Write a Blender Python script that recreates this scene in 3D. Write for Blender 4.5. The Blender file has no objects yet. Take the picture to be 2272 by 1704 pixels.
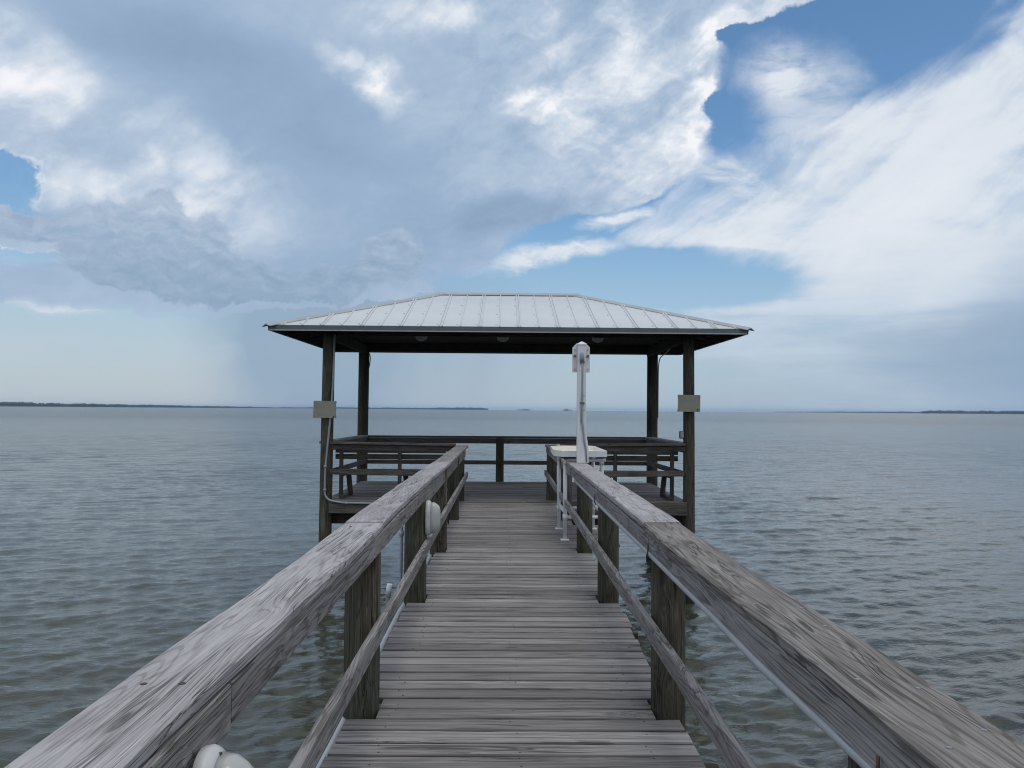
import bpy, bmesh, math, random
import numpy as np
from mathutils import Vector, Matrix, Euler
random.seed(7)
rng = np.random.default_rng(5)
PI = math.pi
R = math.radians
S = bpy.context.scene
COL = S.collection

# ------------------------------------------------------------------ camera
cam_d = bpy.data.cameras.new('camera')
cam = bpy.data.objects.new('camera', cam_d)
COL.objects.link(cam)
EYE = 1.55
WATER_Z = -1.68
yaw, pitch, roll = R(0.5782), R(1.7901), R(0.4412)
F = Vector((math.sin(yaw)*math.cos(pitch), math.cos(yaw)*math.cos(pitch), math.sin(pitch)))
Rt = Vector((math.cos(yaw), -math.sin(yaw), 0))
U = Rt.cross(F)
Rt2 = Rt*math.cos(roll)+U*math.sin(roll)
U2 = -Rt*math.sin(roll)+U*math.cos(roll)
m = Matrix((Rt2, U2, -F)).transposed().to_4x4()
m.translation = (0, 0, EYE)
cam.matrix_world = m
cam_d.sensor_width = 36.0
cam_d.lens = 36.0*1838/2272
cam_d.clip_start = 0.05
cam_d.clip_end = 60000
S.camera = cam
S.render.resolution_x = 1024
S.render.resolution_y = 768
S.view_settings.view_transform = 'Standard'
S.view_settings.look = 'None'
S.view_settings.exposure = 0.22
S.view_settings.gamma = 1
S.view_settings.use_curve_mapping = False
S.cycles.max_bounces = 6
S.cycles.volume_bounces = 0
S.cycles.use_denoising = True
S.cycles.filter_width = 1.1

# ------------------------------------------------------------------ node helper
class N:
    """small expression builder over a node tree"""
    def __init__(s, tree):
        s.t = tree
    def node(s, typ, **kw):
        n = s.t.nodes.new(typ)
        for k, v in kw.items():
            setattr(n, k, v)
        return n
    def put(s, sock, v):
        if isinstance(v, bpy.types.NodeSocket):
            s.t.links.new(v, sock)
        elif v is not None:
            if sock.type == 'RGBA' and hasattr(v, '__len__') and len(v) == 3:
                v = (*v, 1)
            sock.default_value = v
    def math(s, op, a, b=None, c=None, clamp=False):
        n = s.node('ShaderNodeMath', operation=op, use_clamp=clamp)
        s.put(n.inputs[0], a); s.put(n.inputs[1], b)
        if c is not None:
            s.put(n.inputs[2], c)
        return n.outputs[0]
    def add(s, a, b): return s.math('ADD', a, b)
    def sub(s, a, b): return s.math('SUBTRACT', a, b)
    def mul(s, a, b): return s.math('MULTIPLY', a, b)
    def ma(s, a, b, c): return s.math('MULTIPLY_ADD', a, b, c)
    def vm(s, op, a, b=None, scale=None):
        n = s.node('ShaderNodeVectorMath', operation=op)
        s.put(n.inputs[0], a)
        if b is not None:
            s.put(n.inputs[1], b)
        if scale is not None:
            s.put(n.inputs['Scale'], scale)
        return n.outputs['Value'] if op in ('LENGTH', 'DOT_PRODUCT') else n.outputs[0]
    def sep(s, v):
        n = s.node('ShaderNodeSeparateXYZ'); s.put(n.inputs[0], v); return n.outputs
    def comb(s, x, y, z):
        n = s.node('ShaderNodeCombineXYZ')
        for i, v in enumerate((x, y, z)):
            s.put(n.inputs[i], v)
        return n.outputs[0]
    def noise(s, v, scale=1.0, detail=4, rough=.5, dist=0.0, color=False, lac=2.0):
        n = s.node('ShaderNodeTexNoise')
        s.put(n.inputs['Vector'], v)
        n.inputs['Scale'].default_value = scale
        n.inputs['Detail'].default_value = detail
        n.inputs['Roughness'].default_value = rough
        n.inputs['Lacunarity'].default_value = lac
        n.inputs['Distortion'].default_value = dist
        return n.outputs['Color'] if color else n.outputs['Fac']
    def step(s, v, a, b, c=0.0, d=1.0, kind='SMOOTHSTEP'):
        n = s.node('ShaderNodeMapRange', interpolation_type=kind)
        s.put(n.inputs[0], v)
        for i, x in enumerate((a, b, c, d)):
            s.put(n.inputs[1+i], x)
        return n.outputs[0]
    def mix(s, f, a, b, blend='MIX'):
        n = s.node('ShaderNodeMix', data_type='RGBA', blend_type=blend)
        s.put(n.inputs[0], f); s.put(n.inputs[6], a); s.put(n.inputs[7], b)
        return n.outputs[2]
    def ramp(s, v, stops):
        n = s.node('ShaderNodeValToRGB')
        s.put(n.inputs[0], v)
        el = n.color_ramp.elements
        el[0].position = stops[0][0]; el[0].color = (*stops[0][1], 1)
        el[1].position = stops[-1][0]; el[1].color = (*stops[-1][1], 1)
        for p, c in stops[1:-1]:
            e = el.new(p); e.color = (*c, 1)
        return n.outputs[0]
    def curve(s, v, pts, x0, x1, y0, y1):
        n = s.node('ShaderNodeFloatCurve')
        s.put(n.inputs['Value'], s.step(v, x0, x1, kind='LINEAR'))
        c = n.mapping.curves[0]
        q = [((x-x0)/(x1-x0), (y-y0)/(y1-y0)) for x, y in pts]
        c.points[0].location = q[0]; c.points[1].location = q[-1]
        for p in q[1:-1]:
            c.points.new(*p)
        for p in c.points:
            p.handle_type = 'AUTO_CLAMPED'
        n.mapping.update()
        return s.ma(n.outputs[0], (y1-y0), y0)

# ------------------------------------------------------------------ sky
SUN_EL, SUN_AZ = 72.0, 160.0     # degrees above the horizon, degrees right of +Y
world = bpy.data.worlds.new('World')
S.world = world
world.use_nodes = True
wt = world.node_tree
wt.nodes.clear()
w = N(wt)
d = w.vm('NORMALIZE', w.node('ShaderNodeTexCoord').outputs['Generated'])
dx, dy, dz = w.sep(d)[:3]
az = w.mul(w.math('ARCTAN2', dx, dy), 180/PI)
el = w.mul(w.math('ARCSINE', dz), 180/PI)
# layered position for stratiform texture (a flat layer seen in perspective)
inv = w.math('DIVIDE', 1.0, w.math('MAXIMUM', w.add(dz, 0.16), 0.05))
layer = w.comb(w.mul(dx, inv), w.mul(dy, inv), w.mul(inv, .35))
wc = w.vm('SUBTRACT', w.noise(d, 5.5, 7, .58, .3, True), (.5, .5, .5))
wx, wy, wz = w.sep(wc)[:3]
wf = w.vm('SUBTRACT', w.noise(d, 22, 5, .62, 0, True), (.5, .5, .5))
fx, fy, fz = w.sep(wf)[:3]
azw = w.add(az, w.add(w.mul(wx, 5.0), w.mul(fx, 2.2)))
elw = w.add(el, w.add(w.mul(wy, 3.2), w.mul(fy, 1.4)))
P = w.comb(azw, elw, 0)
PS = w.comb(w.add(az, w.mul(wx, 9)), w.add(el, w.mul(wy, 4)), 0)
def blobs(lst, pos, soft=False):
    tot = None
    for a, e, ra, re, rot, amp in lst:
        mp = w.node('ShaderNodeMapping', vector_type='TEXTURE')
        w.put(mp.inputs[0], pos)
        mp.inputs['Location'].default_value = (a, e, 0)
        mp.inputs['Rotation'].default_value = (0, 0, R(rot))
        mp.inputs['Scale'].default_value = (ra*1.25, re*1.25, 1)
        g = w.node('ShaderNodeTexGradient', gradient_type='SPHERICAL')
        w.put(g.inputs[0], mp.outputs[0])
        v = w.step(g.outputs['Fac'], 0, .75)
        tot = w.mul(v, amp) if tot is None else w.ma(v, amp, tot)
    return tot
EA = [(4.0, -60), (5.2, -40), (5.86, -26.9), (6.5, -14.3), (7.75, -5.4), (9.03, -4.2), (10.34, -1.0), (12.85, 2.88), (13.56, 7.67), (14.26, 9.88), (16.21, 12.99), (17.89, 14.22), (19.3, 14.6), (20.2, 13.91), (21.21, 15.07), (23.36, 15.6), (24.3, 15.0), (24.82, 19.01), (25.4, 21.32), (26.56, 22.74), (29, 25), (34, 28), (40, 34)]
EC = [(0, 20), (1.5, 17.5), (3.07, 14.0), (4.64, 12.0), (6.3, 12.0), (7.0, 15.0), (7.96, 18.6), (8.7, 19.0), (9.96, 17.4), (10.9, 14.5), (11.7, 9.6), (12.94, 11.6), (14.97, 13.0), (16.6, 13.8), (17.6, 16.0), (18.6, 19.5), (19.8, 24.4), (21.3, 28), (23.33, 31), (26, 35), (32, 44), (40, 50)]
CUM = [(-24.6,10.4,3.6,3.0,0,1),(-22.6,12.2,1.9,1.9,0,.9),(-19.6,10.6,2.6,2.4,0,.9),(-21.0,8.2,8.6,1.5,-3,1),(-30.0,11.1,4.2,1.15,0,1),(-11.5,8.6,3.0,1.2,0,.7),(-8.0,10.0,2.6,2.3,0,.8),(-13.5,7.6,6.0,1.0,0,.8)]
LIGHT = [(-9.7,21.8,3.8,1.6,-20,0.5),(1.9,20.3,2.6,1.3,0,0.4),(14.2,22.6,1.6,3.2,-5,0.28),(13.6,18.5,1.4,2.0,-15,0.26),(8.6,21.1,8.3,7.3,0,0.24),(5.0,25.0,8.1,2.9,0,0.10),(-6.3,25.7,5.1,1.8,0,0.3),(-30.6,19.1,4.8,3.2,-20,0.30),(-27.4,15.3,8.5,3.4,-20,0.18),(-27.6,14.2,3.0,1.2,-28,0.16),(-21.2,16.1,7.2,3.0,-35,0.14),(-18.8,12.8,5.8,4.2,-40,0.16),(-25,11,6,3,0,.12),(17.5,25.2,4.7,1.5,10,0.22),(9.9,15.8,3.8,1.8,20,0.15)]
DARK = [(-16.7,20.4,12.5,4.1,-15,0.25),(-24.1,22.9,9.5,2.5,-10,0.15),(-10.6,14.9,10.3,3.2,-10,0.15),(-0.3,13.1,5.2,1.5,0,0.3),(-6.1,10.9,6.4,2.2,0,0.15),(-29.5,11.2,2.9,1.0,0,0.2),(-13.8,8.7,7.9,2.1,0,0.12)]
ACUT = [(-30.8,13.3,2.9,1.5,-15,1),(-30.9,9.2,4.5,0.7,-5,0.9)]
WISP = [(7.7,13.1,3.5,0.6,12,0.9),(3.2,10.7,6.1,0.8,9,0.9),(-29.9,6.4,4.6,0.9,-6,1.0),(-27.6,3.3,6.5,1.0,-3,0.35),(-20.2,4.0,2.5,0.9,0,0.35),(18.3,21.6,2.6,2.2,-30,0.5),(20.4,19.2,3.4,3.6,-20,.6),(15.2,15.3,4.5,1.6,-25,.7),(17.5,11.9,6.0,.9,0,.8)]
RAIN = [(-13.0,4.5,7.0,9.5,0,.85),(-9.0,4.8,11.5,8.5,0,.45),(-4.3,5.2,11.9,4.8,0,0.30),(31.1,3.4,7.4,3.4,0,1.0),(34.4,6.5,4.5,4.2,0,0.4)]
K = 10.0    # colours below are written for strength 1; the Background runs at 0.1
def kc(c): return tuple(x*K for x in c)
sky = w.node('ShaderNodeTexSky', sky_type='NISHITA')
sky.sun_disc = False
sky.sun_elevation = R(SUN_EL)
sky.sun_rotation = R(SUN_AZ)
sky.air_density = 1.0
sky.dust_density = 0.6
sky.ozone_density = 1.2
base = w.mix(1.0, sky.outputs[0], (.74, .98, 1.10), 'MULTIPLY')
# pale air near the horizon
hz = w.step(el, -1, 15, 1, 0)
base = w.mix(w.mul(hz, .95), base, w.mix(w.step(az, -25, 25), kc((.43, .485, .54)), kc((.34, .43, .525))))
rain = blobs(RAIN, w.comb(w.add(az, w.add(w.mul(wx, 5), w.mul(el, .12))), el, 0))
shaft = w.noise(w.comb(w.mul(w.sub(az, w.mul(el, .25)), .30), w.mul(el, .04), 2.2), 1, 3, .45)
rain = w.mul(rain, w.step(shaft, .3, .7, .75, 1.08))
base = w.mix(w.math('MINIMUM', w.mul(rain, .8), .8), base, kc((.235, .33, .445)))
# high thin cloud to the right: soft streaks fanning down to the left
nl = w.noise(layer, 1.3, 8, .55, .5)
nl2 = w.noise(layer, 5.5, 7, .62, .4)
ca, sa = math.cos(R(-33)), math.sin(R(-33))
su = w.add(w.mul(az, ca), w.mul(el, -sa)); sv = w.add(w.mul(az, sa), w.mul(el, ca))
st_ = w.comb(w.add(w.mul(su, .075), w.mul(wx, .5)), w.add(w.mul(sv, .26), w.mul(wy, .9)), 4.4)
ns = w.noise(st_, 1, 7, .56, .2)
lowm = w.step(el, 5, 11)
flat = w.noise(w.comb(w.mul(az, .07), w.mul(el, .55), 8.8), 1, 6, .58, .3)
ns = w.sep(w.mix(lowm, flat, ns))[0]
eC = w.curve(w.add(el, w.mul(wy, 3)), EC, 0, 40, 0, 60)
sC = w.sub(w.add(az, w.add(w.mul(wx, 9), w.mul(w.sub(ns, .5), 15))), eC)
aC = w.step(sC, -2.6, 3.8)
thin = w.step(w.add(ns, w.mul(w.sub(nl2, .5), .25)), .28, .50, .55, 1.0)
aC = w.mul(aC, thin)
wis = w.mul(blobs(WISP, P), w.step(nl2, .32, .62, .3, 1.25))
aC = w.math('MAXIMUM', aC, w.math('MINIMUM', wis, .95))
low = w.step(el, .5, 9)
aC = w.mul(aC, w.add(w.mul(low, .5), .47))
LC = w.add(w.add(w.step(el, 1, 13, .34, .80), w.mul(w.sub(nl2, .5), .22)), w.mul(w.sub(ns, .5), .65))
LC = w.sub(LC, w.mul(w.step(az, 26, 38), w.step(el, 15, 3, 0.05, .62)))
LC = w.math('MAXIMUM', LC, w.mul(w.math('MINIMUM', wis, 1.0), .8))
colC = w.ramp(LC, [(0, kc((.26, .36, .50))), (.35, kc((.42, .50, .61))), (.65, kc((.57, .63, .70))), (1, kc((.73, .75, .79)))])
c1 = w.mix(aC, base, colC)
lowR = blobs([(32, 3.6, 8.5, 3.0, 0, 1.0), (36, 6.5, 6, 4, 0, .6)], w.comb(w.add(az, w.mul(wx, 6)), w.add(el, w.mul(wy, 4)), 0))
c1 = w.mix(w.math('MINIMUM', w.mul(lowR, .7), .75), c1, kc((.25, .35, .47)))
# the big cloud mass, left and overhead
eA = w.curve(elw, EA, 4, 40, -60, 60)
sA = w.sub(eA, azw)
softn = w.step(w.noise(w.comb(w.mul(az, .16), w.mul(el, .2), 6.6), 1, 3, .5), .42, .62, .30, 1.9)
aA = w.step(sA, w.mul(softn, -.3), softn)
lowsoft = w.step(el, 4.5, 8.5, 0, 1)
aA = w.mul(aA, w.mix(lowsoft, w.step(sA, 0, 14), (1, 1, 1)))
PC = w.comb(w.add(az, w.add(w.mul(wx, 9), w.mul(fx, 3.5))), w.add(el, w.add(w.mul(wy, 5), w.mul(fy, 2.6))), 0)
cutv = blobs(ACUT, PC)
aA = w.mul(aA, w.sub(1.0, w.mul(w.step(cutv, .22, .55), .92)))
nb = w.noise(layer, 1.6, 7, .5, .4)
nm0 = w.noise(w.comb(w.mul(azw, .26), w.mul(elw, .42), 3.7), 1, 6, .52, .2)
nmr = w.noise(w.comb(w.add(w.mul(su, .17), w.mul(wx, .5)), w.add(w.mul(sv, .46), w.mul(wy, .6)), 1.7), 1, 7, .56, .15)
nm = w.ma(nm0, .45, w.mul(nmr, .55))
nf = w.noise(w.comb(w.mul(azw, .8), w.mul(elw, 1.5), 9.1), 1, 5, .55, .3)
lightb = w.mul(blobs(LIGHT, PC), w.step(nm, .36, .62, .35, 1.3))
LA = w.add(.42, w.sub(lightb, blobs(DARK, PS)))
right = w.step(az, -12, 8, .30, 1)
LA = w.add(LA, w.mul(w.sub(nb, .5), w.add(.16, w.mul(right, .22))))
LA = w.add(LA, w.mul(w.sub(nm, .5), w.mul(right, 1.25)))
LA = w.add(LA, w.mul(w.sub(nf, .5), w.mul(right, .42)))
rim = w.mul(w.step(sA, 1.5, 0), w.step(el, 13, 16))
LA = w.add(LA, w.mul(rim, .10))
LA = w.add(LA, w.mul(w.mul(w.step(cutv, .10, .3), w.step(nf, .35, .6)), .22))
# cloud brightened overhead and behind, out of view, as added fill light
LA = w.add(LA, w.mul(w.math('MAXIMUM', w.step(w.math('ABSOLUTE', az), 50, 95), w.step(el, 32, 52)), .33))
colA = w.ramp(LA, [(0, kc((.225, .32, .455))), (.3, kc((.285, .385, .53))), (.52, kc((.375, .47, .595))), (.78, kc((.56, .62, .70))), (1, kc((.78, .79, .82)))])
c2 = w.mix(aA, c1, colA)
# heaped grey cumulus low on the left, in front of the mass
PQ = w.comb(w.add(az, w.add(w.mul(wx, 6.5), w.mul(fx, 2.6))), w.add(el, w.add(w.mul(wy, 4.5), w.mul(fy, 2.2))), 0)
cu = blobs(CUM, PQ)
aQ = w.mul(w.step(cu, .26, .60), w.step(el, 5.6, 6.9))
LQ = w.add(w.add(w.step(w.add(el, w.mul(wy, 5)), 6.5, 13.5, .12, .55), w.mul(w.sub(nf, .5), 1.2)), w.mul(w.step(cu, .62, .30), .26))
colQ = w.ramp(LQ, [(0, kc((.225, .318, .44))), (.35, kc((.285, .380, .505))), (.65, kc((.37, .45, .57))), (1, kc((.52, .58, .67)))])
c2 = w.mix(w.mul(aQ, .85), c2, colQ)
# below the horizon the world is never seen past the water; keep it neutral
c2 = w.mix(w.step(el, -2, -.3, 1, 0), c2, kc((.3, .36, .42)))
bg = w.node('ShaderNodeBackground')
w.put(bg.inputs[0], c2)
bg.inputs[1].default_value = 0.1
out = w.node('ShaderNodeOutputWorld')
wt.links.new(bg.outputs[0], out.inputs[0])
world.cycles.sampling_method = 'MANUAL'
world.cycles.sample_map_resolution = 1024

# ------------------------------------------------------------------ sun (behind cloud: weak and wide)
sd = bpy.data.lights.new('sun', 'SUN')
sd.energy = 1.0
sd.angle = R(25)
sd.color = (1.0, .965, .91)
sun = bpy.data.objects.new('sun', sd)
COL.objects.link(sun)
sdir = Vector((math.sin(R(SUN_AZ))*math.cos(R(SUN_EL)), math.cos(R(SUN_AZ))*math.cos(R(SUN_EL)), math.sin(R(SUN_EL))))
sun.rotation_euler = (-sdir).to_track_quat('-Z', 'Y').to_euler()

# ------------------------------------------------------------------ materials
def mat(name):
    mt = bpy.data.materials.new(name)
    mt.use_nodes = True
    mt.node_tree.nodes.clear()
    n = N(mt.node_tree)
    b = n.node('ShaderNodeBsdfPrincipled')
    o = n.node('ShaderNodeOutputMaterial')
    n.t.links.new(b.outputs[0], o.inputs[0])
    return mt, n, b

def wood(name, dark, mid, light, axis='X', green=0.0, rough=.85, streak=1.0, rings=1.0, knots=1.0, crack=1.0, varia=.25, bump=1.0, wet=False, edge=0):
    mt, n, b = mat(name)
    tc = n.node('ShaderNodeTexCoord').outputs['Object']
    rnd = n.node('ShaderNodeObjectInfo').outputs['Random']
    x, y, z = n.sep(tc)[:3]
    if axis == 'Z':
        x, y, z = z, x, y
    ox = n.mul(rnd, 173.0)
    v = n.comb(n.add(x, ox), n.add(y, n.mul(rnd, 57.0)), n.add(z, n.mul(rnd, 31.0)))
    # knots bend the grain round them
    vk = n.vm('MULTIPLY', v, (1.9, 7.5, 2.0))
    vo = n.node('ShaderNodeTexVoronoi', feature='F1')
    n.put(vo.inputs['Vector'], n.vm('ADD', vk, n.vm('SCALE', n.noise(v, 6, 2, .5, 0, True), scale=.25)))
    vo.inputs['Scale'].default_value = 1.0
    kd = vo.outputs['Distance']
    ksel = n.step(n.sep(vo.outputs['Color'])[0], .62, .66)
    near = n.mul(n.step(kd, .5, .05), ksel)
    # growth rings: contour lines of a stretched field
    fld = n.noise(n.vm('MULTIPLY', v, (.55, 6.5, 6.5)), 1, 2, .45)
    fld = n.add(fld, n.mul(near, .13))
    ring = n.math('SINE', n.mul(fld, 135.0))
    ring = n.step(ring, .30, .95)
    vb = n.vm('ADD', v, n.comb(0, n.mul(n.sub(fld, .5), .22), 0))
    fib = n.noise(n.vm('MULTIPLY', vb, (3.5, 165, 165)), 1, 4, .68)
    fib2 = n.noise(n.vm('MULTIPLY', vb, (1.5, 60, 60)), 1, 5, .68)
    blot = n.noise(n.vm('MULTIPLY', v, (1.6, 6, 6)), 1, 4, .6)
    big = n.noise(v, .9, 3, .5)
    t = n.add(.5, n.mul(n.sub(fib2, .5), 1.05*streak))
    t = n.add(t, n.mul(n.sub(fib, .5), 1.0*streak))
    t = n.add(t, n.mul(n.sub(blot, .5), .8))
    t = n.sub(t, n.mul(ring, .17*rings))
    col = n.ramp(t, [(.12, dark), (.5, mid), (.88, light)])
    core = n.mul(n.step(kd, .13, .05), ksel)
    col = n.mix(n.mul(core, .75*knots), col, tuple(c*.42 for c in dark))
    col = n.mix(n.mul(n.mul(n.step(kd, .33, .16), ksel), .25*knots), col, tuple(a*.8+b_*.1 for a, b_ in zip(mid, light)))
    ck = n.noise(n.vm('MULTIPLY', vb, (.9, 52, 52)), 1, 3, .5, .3)
    ck2 = n.noise(n.vm('MULTIPLY', v, (1.3, 3, 3)), 1, 2, .5)
    dash = n.noise(n.vm('MULTIPLY', vb, (5.0, 130, 130)), 1, 2, .5)
    dsh = n.mul(n.step(dash, .58, .66), n.step(blot, .40, .60))
    col = n.mix(n.mul(dsh, .5), col, tuple(c*.45 for c in dark))
    crk = n.mul(n.step(n.math('ABSOLUTE', n.sub(ck, .5)), .022, .004), n.step(ck2, .45, .51))
    col = n.mix(n.mul(crk, .7*crack), col, tuple(c*.25 for c in dark))
    if green > 0:
        gm = n.step(n.add(big, n.mul(n.sub(blot, .5), .6)), .42, .62)
        col = n.mix(n.mul(gm, green), col, (.046, .062, .038))
        gz = n.noise(n.vm('MULTIPLY', v, (1.2, 9, 9)), 1, 3, .6)
        col = n.mix(n.mul(n.step(gz, .56, .68), green*.8), col, (.16, .18, .14))
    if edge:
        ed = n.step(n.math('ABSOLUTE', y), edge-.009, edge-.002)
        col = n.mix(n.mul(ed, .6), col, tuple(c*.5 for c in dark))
    col = n.mix(1.0, col, n.comb(*[n.ma(n.math('FRACT', n.mul(rnd, k)), varia, 1-varia/2) for k in (7.13, 7.13, 7.13)]), 'MULTIPLY')
    # slight warm or cool cast per board
    col = n.mix(n.mul(n.math('FRACT', n.mul(rnd, 13.7)), .10), col, (.30, .22, .16), 'MULTIPLY') if False else col
    if wet:
        gz_ = n.sep(n.node('ShaderNodeNewGeometry').outputs['Position'])[2]
        wl = n.step(n.add(gz_, n.mul(n.sub(blot, .5), .25)), WATER_Z+.75, WATER_Z+.25)
        col = n.mix(n.mul(wl, .8), col, (.018, .02, .014))
        n.put(b.inputs['Roughness'], n.sub(rough, n.mul(wl, .35)))
    else:
        b.inputs['Roughness'].default_value = rough
    n.put(b.inputs['Base Color'], col)
    b.inputs['Specular IOR Level'].default_value = .25
    h = n.add(n.mul(fib2, .6), n.add(n.mul(fib, .3), n.mul(ring, -.25)))
    h = n.sub(h, n.mul(crk, 1.2*crack))
    bp = n.node('ShaderNodeBump')
    bp.inputs['Strength'].default_value = .75*bump
    bp.inputs['Distance'].default_value = .0035
    n.put(bp.inputs['Height'], h)
    n.put(b.inputs['Normal'], bp.outputs[0])
    return mt

M = {}
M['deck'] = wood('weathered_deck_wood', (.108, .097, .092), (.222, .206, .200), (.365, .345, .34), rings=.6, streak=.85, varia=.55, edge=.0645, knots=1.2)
M['rail_light'] = wood('silvered_rail_wood', (.17, .158, .158), (.345, .328, .332), (.49, .47, .475), rings=1.0, streak=.8, varia=.1)
M['rail_dark'] = wood('browned_rail_wood', (.10, .088, .080), (.205, .187, .176), (.34, .32, .308), rings=1.5, varia=.1, streak=.95)
M['rail_side'] = wood('grey_rail_wood', (.13, .122, .115), (.255, .24, .235), (.37, .355, .35), rings=1.6, varia=.2)
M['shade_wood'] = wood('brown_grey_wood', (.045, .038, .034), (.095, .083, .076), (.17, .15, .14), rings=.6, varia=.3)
M['pile'] = wood('treated_piling_wood', (.022, .019, .014), (.066, .058, .043), (.14, .125, .098), axis='Z', green=.30, varia=.25, wet=True, rings=.8, crack=1.4)
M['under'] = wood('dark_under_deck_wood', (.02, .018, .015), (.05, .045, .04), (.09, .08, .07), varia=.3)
M['bench'] = M['shade_wood']

def simple(name, col, rough=.5, metal=0.0, var=.12, spec=.5, nscale=9.0, bump=0.0, dirt=None):
    mt, n, b = mat(name)
    tc = n.node('ShaderNodeTexCoord').outputs['Object']
    v = n.noise(tc, nscale, 5, .6)
    c = n.mix(n.step(v, .3, .7), tuple(x*(1-var) for x in col), tuple(min(1, x*(1+var)) for x in col))
    if dirt:
        v2 = n.noise(tc, nscale*.6, 6, .65)
        c = n.mix(n.step(v2, .52, .72, 0, .65), c, dirt)
    n.put(b.inputs['Base Color'], c)
    b.inputs['Metallic'].default_value = metal
    n.put(b.inputs['Roughness'], n.step(v, .2, .8, rough-.08, rough+.08))
    b.inputs['Specular IOR Level'].default_value = spec
    if bump:
        bp = n.node('ShaderNodeBump')
        bp.inputs['Distance'].default_value = bump
        bp.inputs['Strength'].default_value = .5
        n.put(bp.inputs['Height'], v)
        n.put(b.inputs['Normal'], bp.outputs[0])
    return mt
M['roof'] = simple('pale_painted_roof_metal', (.585, .60, .605), .40, .25, .05, nscale=1.2, dirt=(.55, .55, .57))
M['trim'] = simple('grey_trim_metal', (.36, .37, .38), .45, .25, .08, nscale=3)
M['fascia'] = simple('dark_green_grey_fascia', (.10, .118, .125), .4, .3, .08, nscale=3)
M['white'] = simple('white_pvc', (.64, .65, .665), .35, 0, .05, nscale=5, dirt=(.50, .49, .45))
M['cream'] = simple('cream_pvc_board', (.74, .71, .62), .4, 0, .05, nscale=5, dirt=(.55, .51, .42))
M['pipe'] = simple('grey_pvc_conduit', (.25, .28, .31), .4, 0, .08, nscale=6)
M['pipew'] = simple('pale_pvc_pipe', (.40, .43, .45), .4, 0, .08, nscale=6, dirt=(.36, .38, .38))
M['ply'] = simple('weathered_plywood', (.25, .245, .205), .85, 0, .12, nscale=7, dirt=(.19, .18, .15), bump=.002)
M['plyedge'] = simple('plywood_edge', (.13, .11, .085), .9, 0, .2, nscale=30)
M['black'] = simple('black_plastic', (.012, .012, .013), .5)
M['rust'] = simple('rusty_nail_steel', (.075, .05, .04), .7, .4, .3, nscale=60)
M['zinc'] = simple('galvanised_steel', (.30, .31, .33), .45, .7, .1)
M['box'] = simple('grey_outlet_box', (.11, .10, .12), .5)
M['plate'] = simple('aged_white_plastic', (.47, .48, .48), .45, 0, .08, nscale=14, dirt=(.30, .30, .27))
M['lens'] = simple('frosted_lens', (.38, .385, .37), .22, 0, .03, nscale=3)
M['lensdim'] = simple('dusty_lens', (.32, .33, .35), .3, 0, .05, nscale=3)
M['trees'] = simple('far_tree_foliage', (.028, .042, .034), .9, 0, .35, nscale=.02)
M['sand'] = simple('far_shore_sand', (.32, .30, .25), .95, 0, .1, nscale=.01)
M['facade'] = simple('far_pale_facade', (.30, .31, .33), .8, 0, .08, nscale=.05)

# ------------------------------------------------------------------ object helpers
WM = {}
def link(o, Mw, parent=None):
    COL.objects.link(o)
    WM[o] = Mw
    if parent is not None:
        o.parent = parent
        o.matrix_basis = WM[parent].inverted() @ Mw
    else:
        o.matrix_basis = Mw
    return o
def T(x, y, z): return Matrix.Translation((x, y, z))
def tag(o, label=None, cat=None, group=None, kind=None):
    if label: o['label'] = label
    if cat: o['category'] = cat
    if group: o['group'] = group
    if kind: o['kind'] = kind
    return o
def thing(name, label, cat, loc=(0, 0, 0), group=None):
    o = bpy.data.objects.new(name, None)
    o.empty_display_size = .2
    link(o, T(*loc))
    return tag(o, label, cat, group)
def mesh(name, verts, faces, material, smooth=False):
    me = bpy.data.meshes.new(name)
    me.from_pydata([tuple(v) for v in verts], [], faces)
    for mt in (material if isinstance(material, (list, tuple)) else [material]):
        me.materials.append(mt)
    if smooth:
        for p in me.polygons: p.use_smooth = True
    me.update()
    return me
def obj(name, me, parent=None, Mw=None):
    return link(bpy.data.objects.new(name, me), Mw if Mw is not None else Matrix.Identity(4), parent)

def board_mesh(L, wd, h, material, ch=.006, seg=1, wob=0.0, name='board'):
    """a board along local X, centred, its cross-section chamfered"""
    a, b = wd/2, h/2
    pr = [(-a+ch, -b), (a-ch, -b), (a, -b+ch), (a, b-ch), (a-ch, b), (-a+ch, b), (-a, b-ch), (-a, -b+ch)]
    vs, fs = [], []
    for i in range(seg+1):
        x = -L/2+L*i/seg
        dy, dz = (random.uniform(-wob, wob), random.uniform(-wob, wob)*.5) if seg > 1 else (0, 0)
        for (py, pz) in pr:
            vs.append((x, py+dy, pz+dz))
    for i in range(seg):
        for k in range(8):
            k2 = (k+1) % 8
            fs.append((i*8+k, i*8+k2, (i+1)*8+k2, (i+1)*8+k))
    fs.append(tuple(reversed(range(8))))
    fs.append(tuple(seg*8+k for k in range(8)))
    # outward normals
    me = mesh(name, vs, fs, material)
    bm = bmesh.new(); bm.from_mesh(me); bmesh.ops.recalc_face_normals(bm, faces=bm.faces); bm.to_mesh(me); bm.free()
    return me
def orient(a, b, up=(0, 0, 1)):
    a, b = Vector(a), Vector(b)
    x = (b-a).normalized(); upv = Vector(up)
    z = (upv - x*upv.dot(x)).normalized()
    y = z.cross(x)
    Mx = Matrix((x, y, z)).transposed().to_4x4()
    Mx.translation = (a+b)/2
    return Mx, (b-a).length
def board(name, a, b, wd, h, material, parent=None, up=(0, 0, 1), ch=.005, seg=1, wob=0):
    Mx, L = orient(a, b, up)
    return obj(name, board_mesh(L, wd, h, material, ch, seg, wob, name), parent, Mx)

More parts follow.
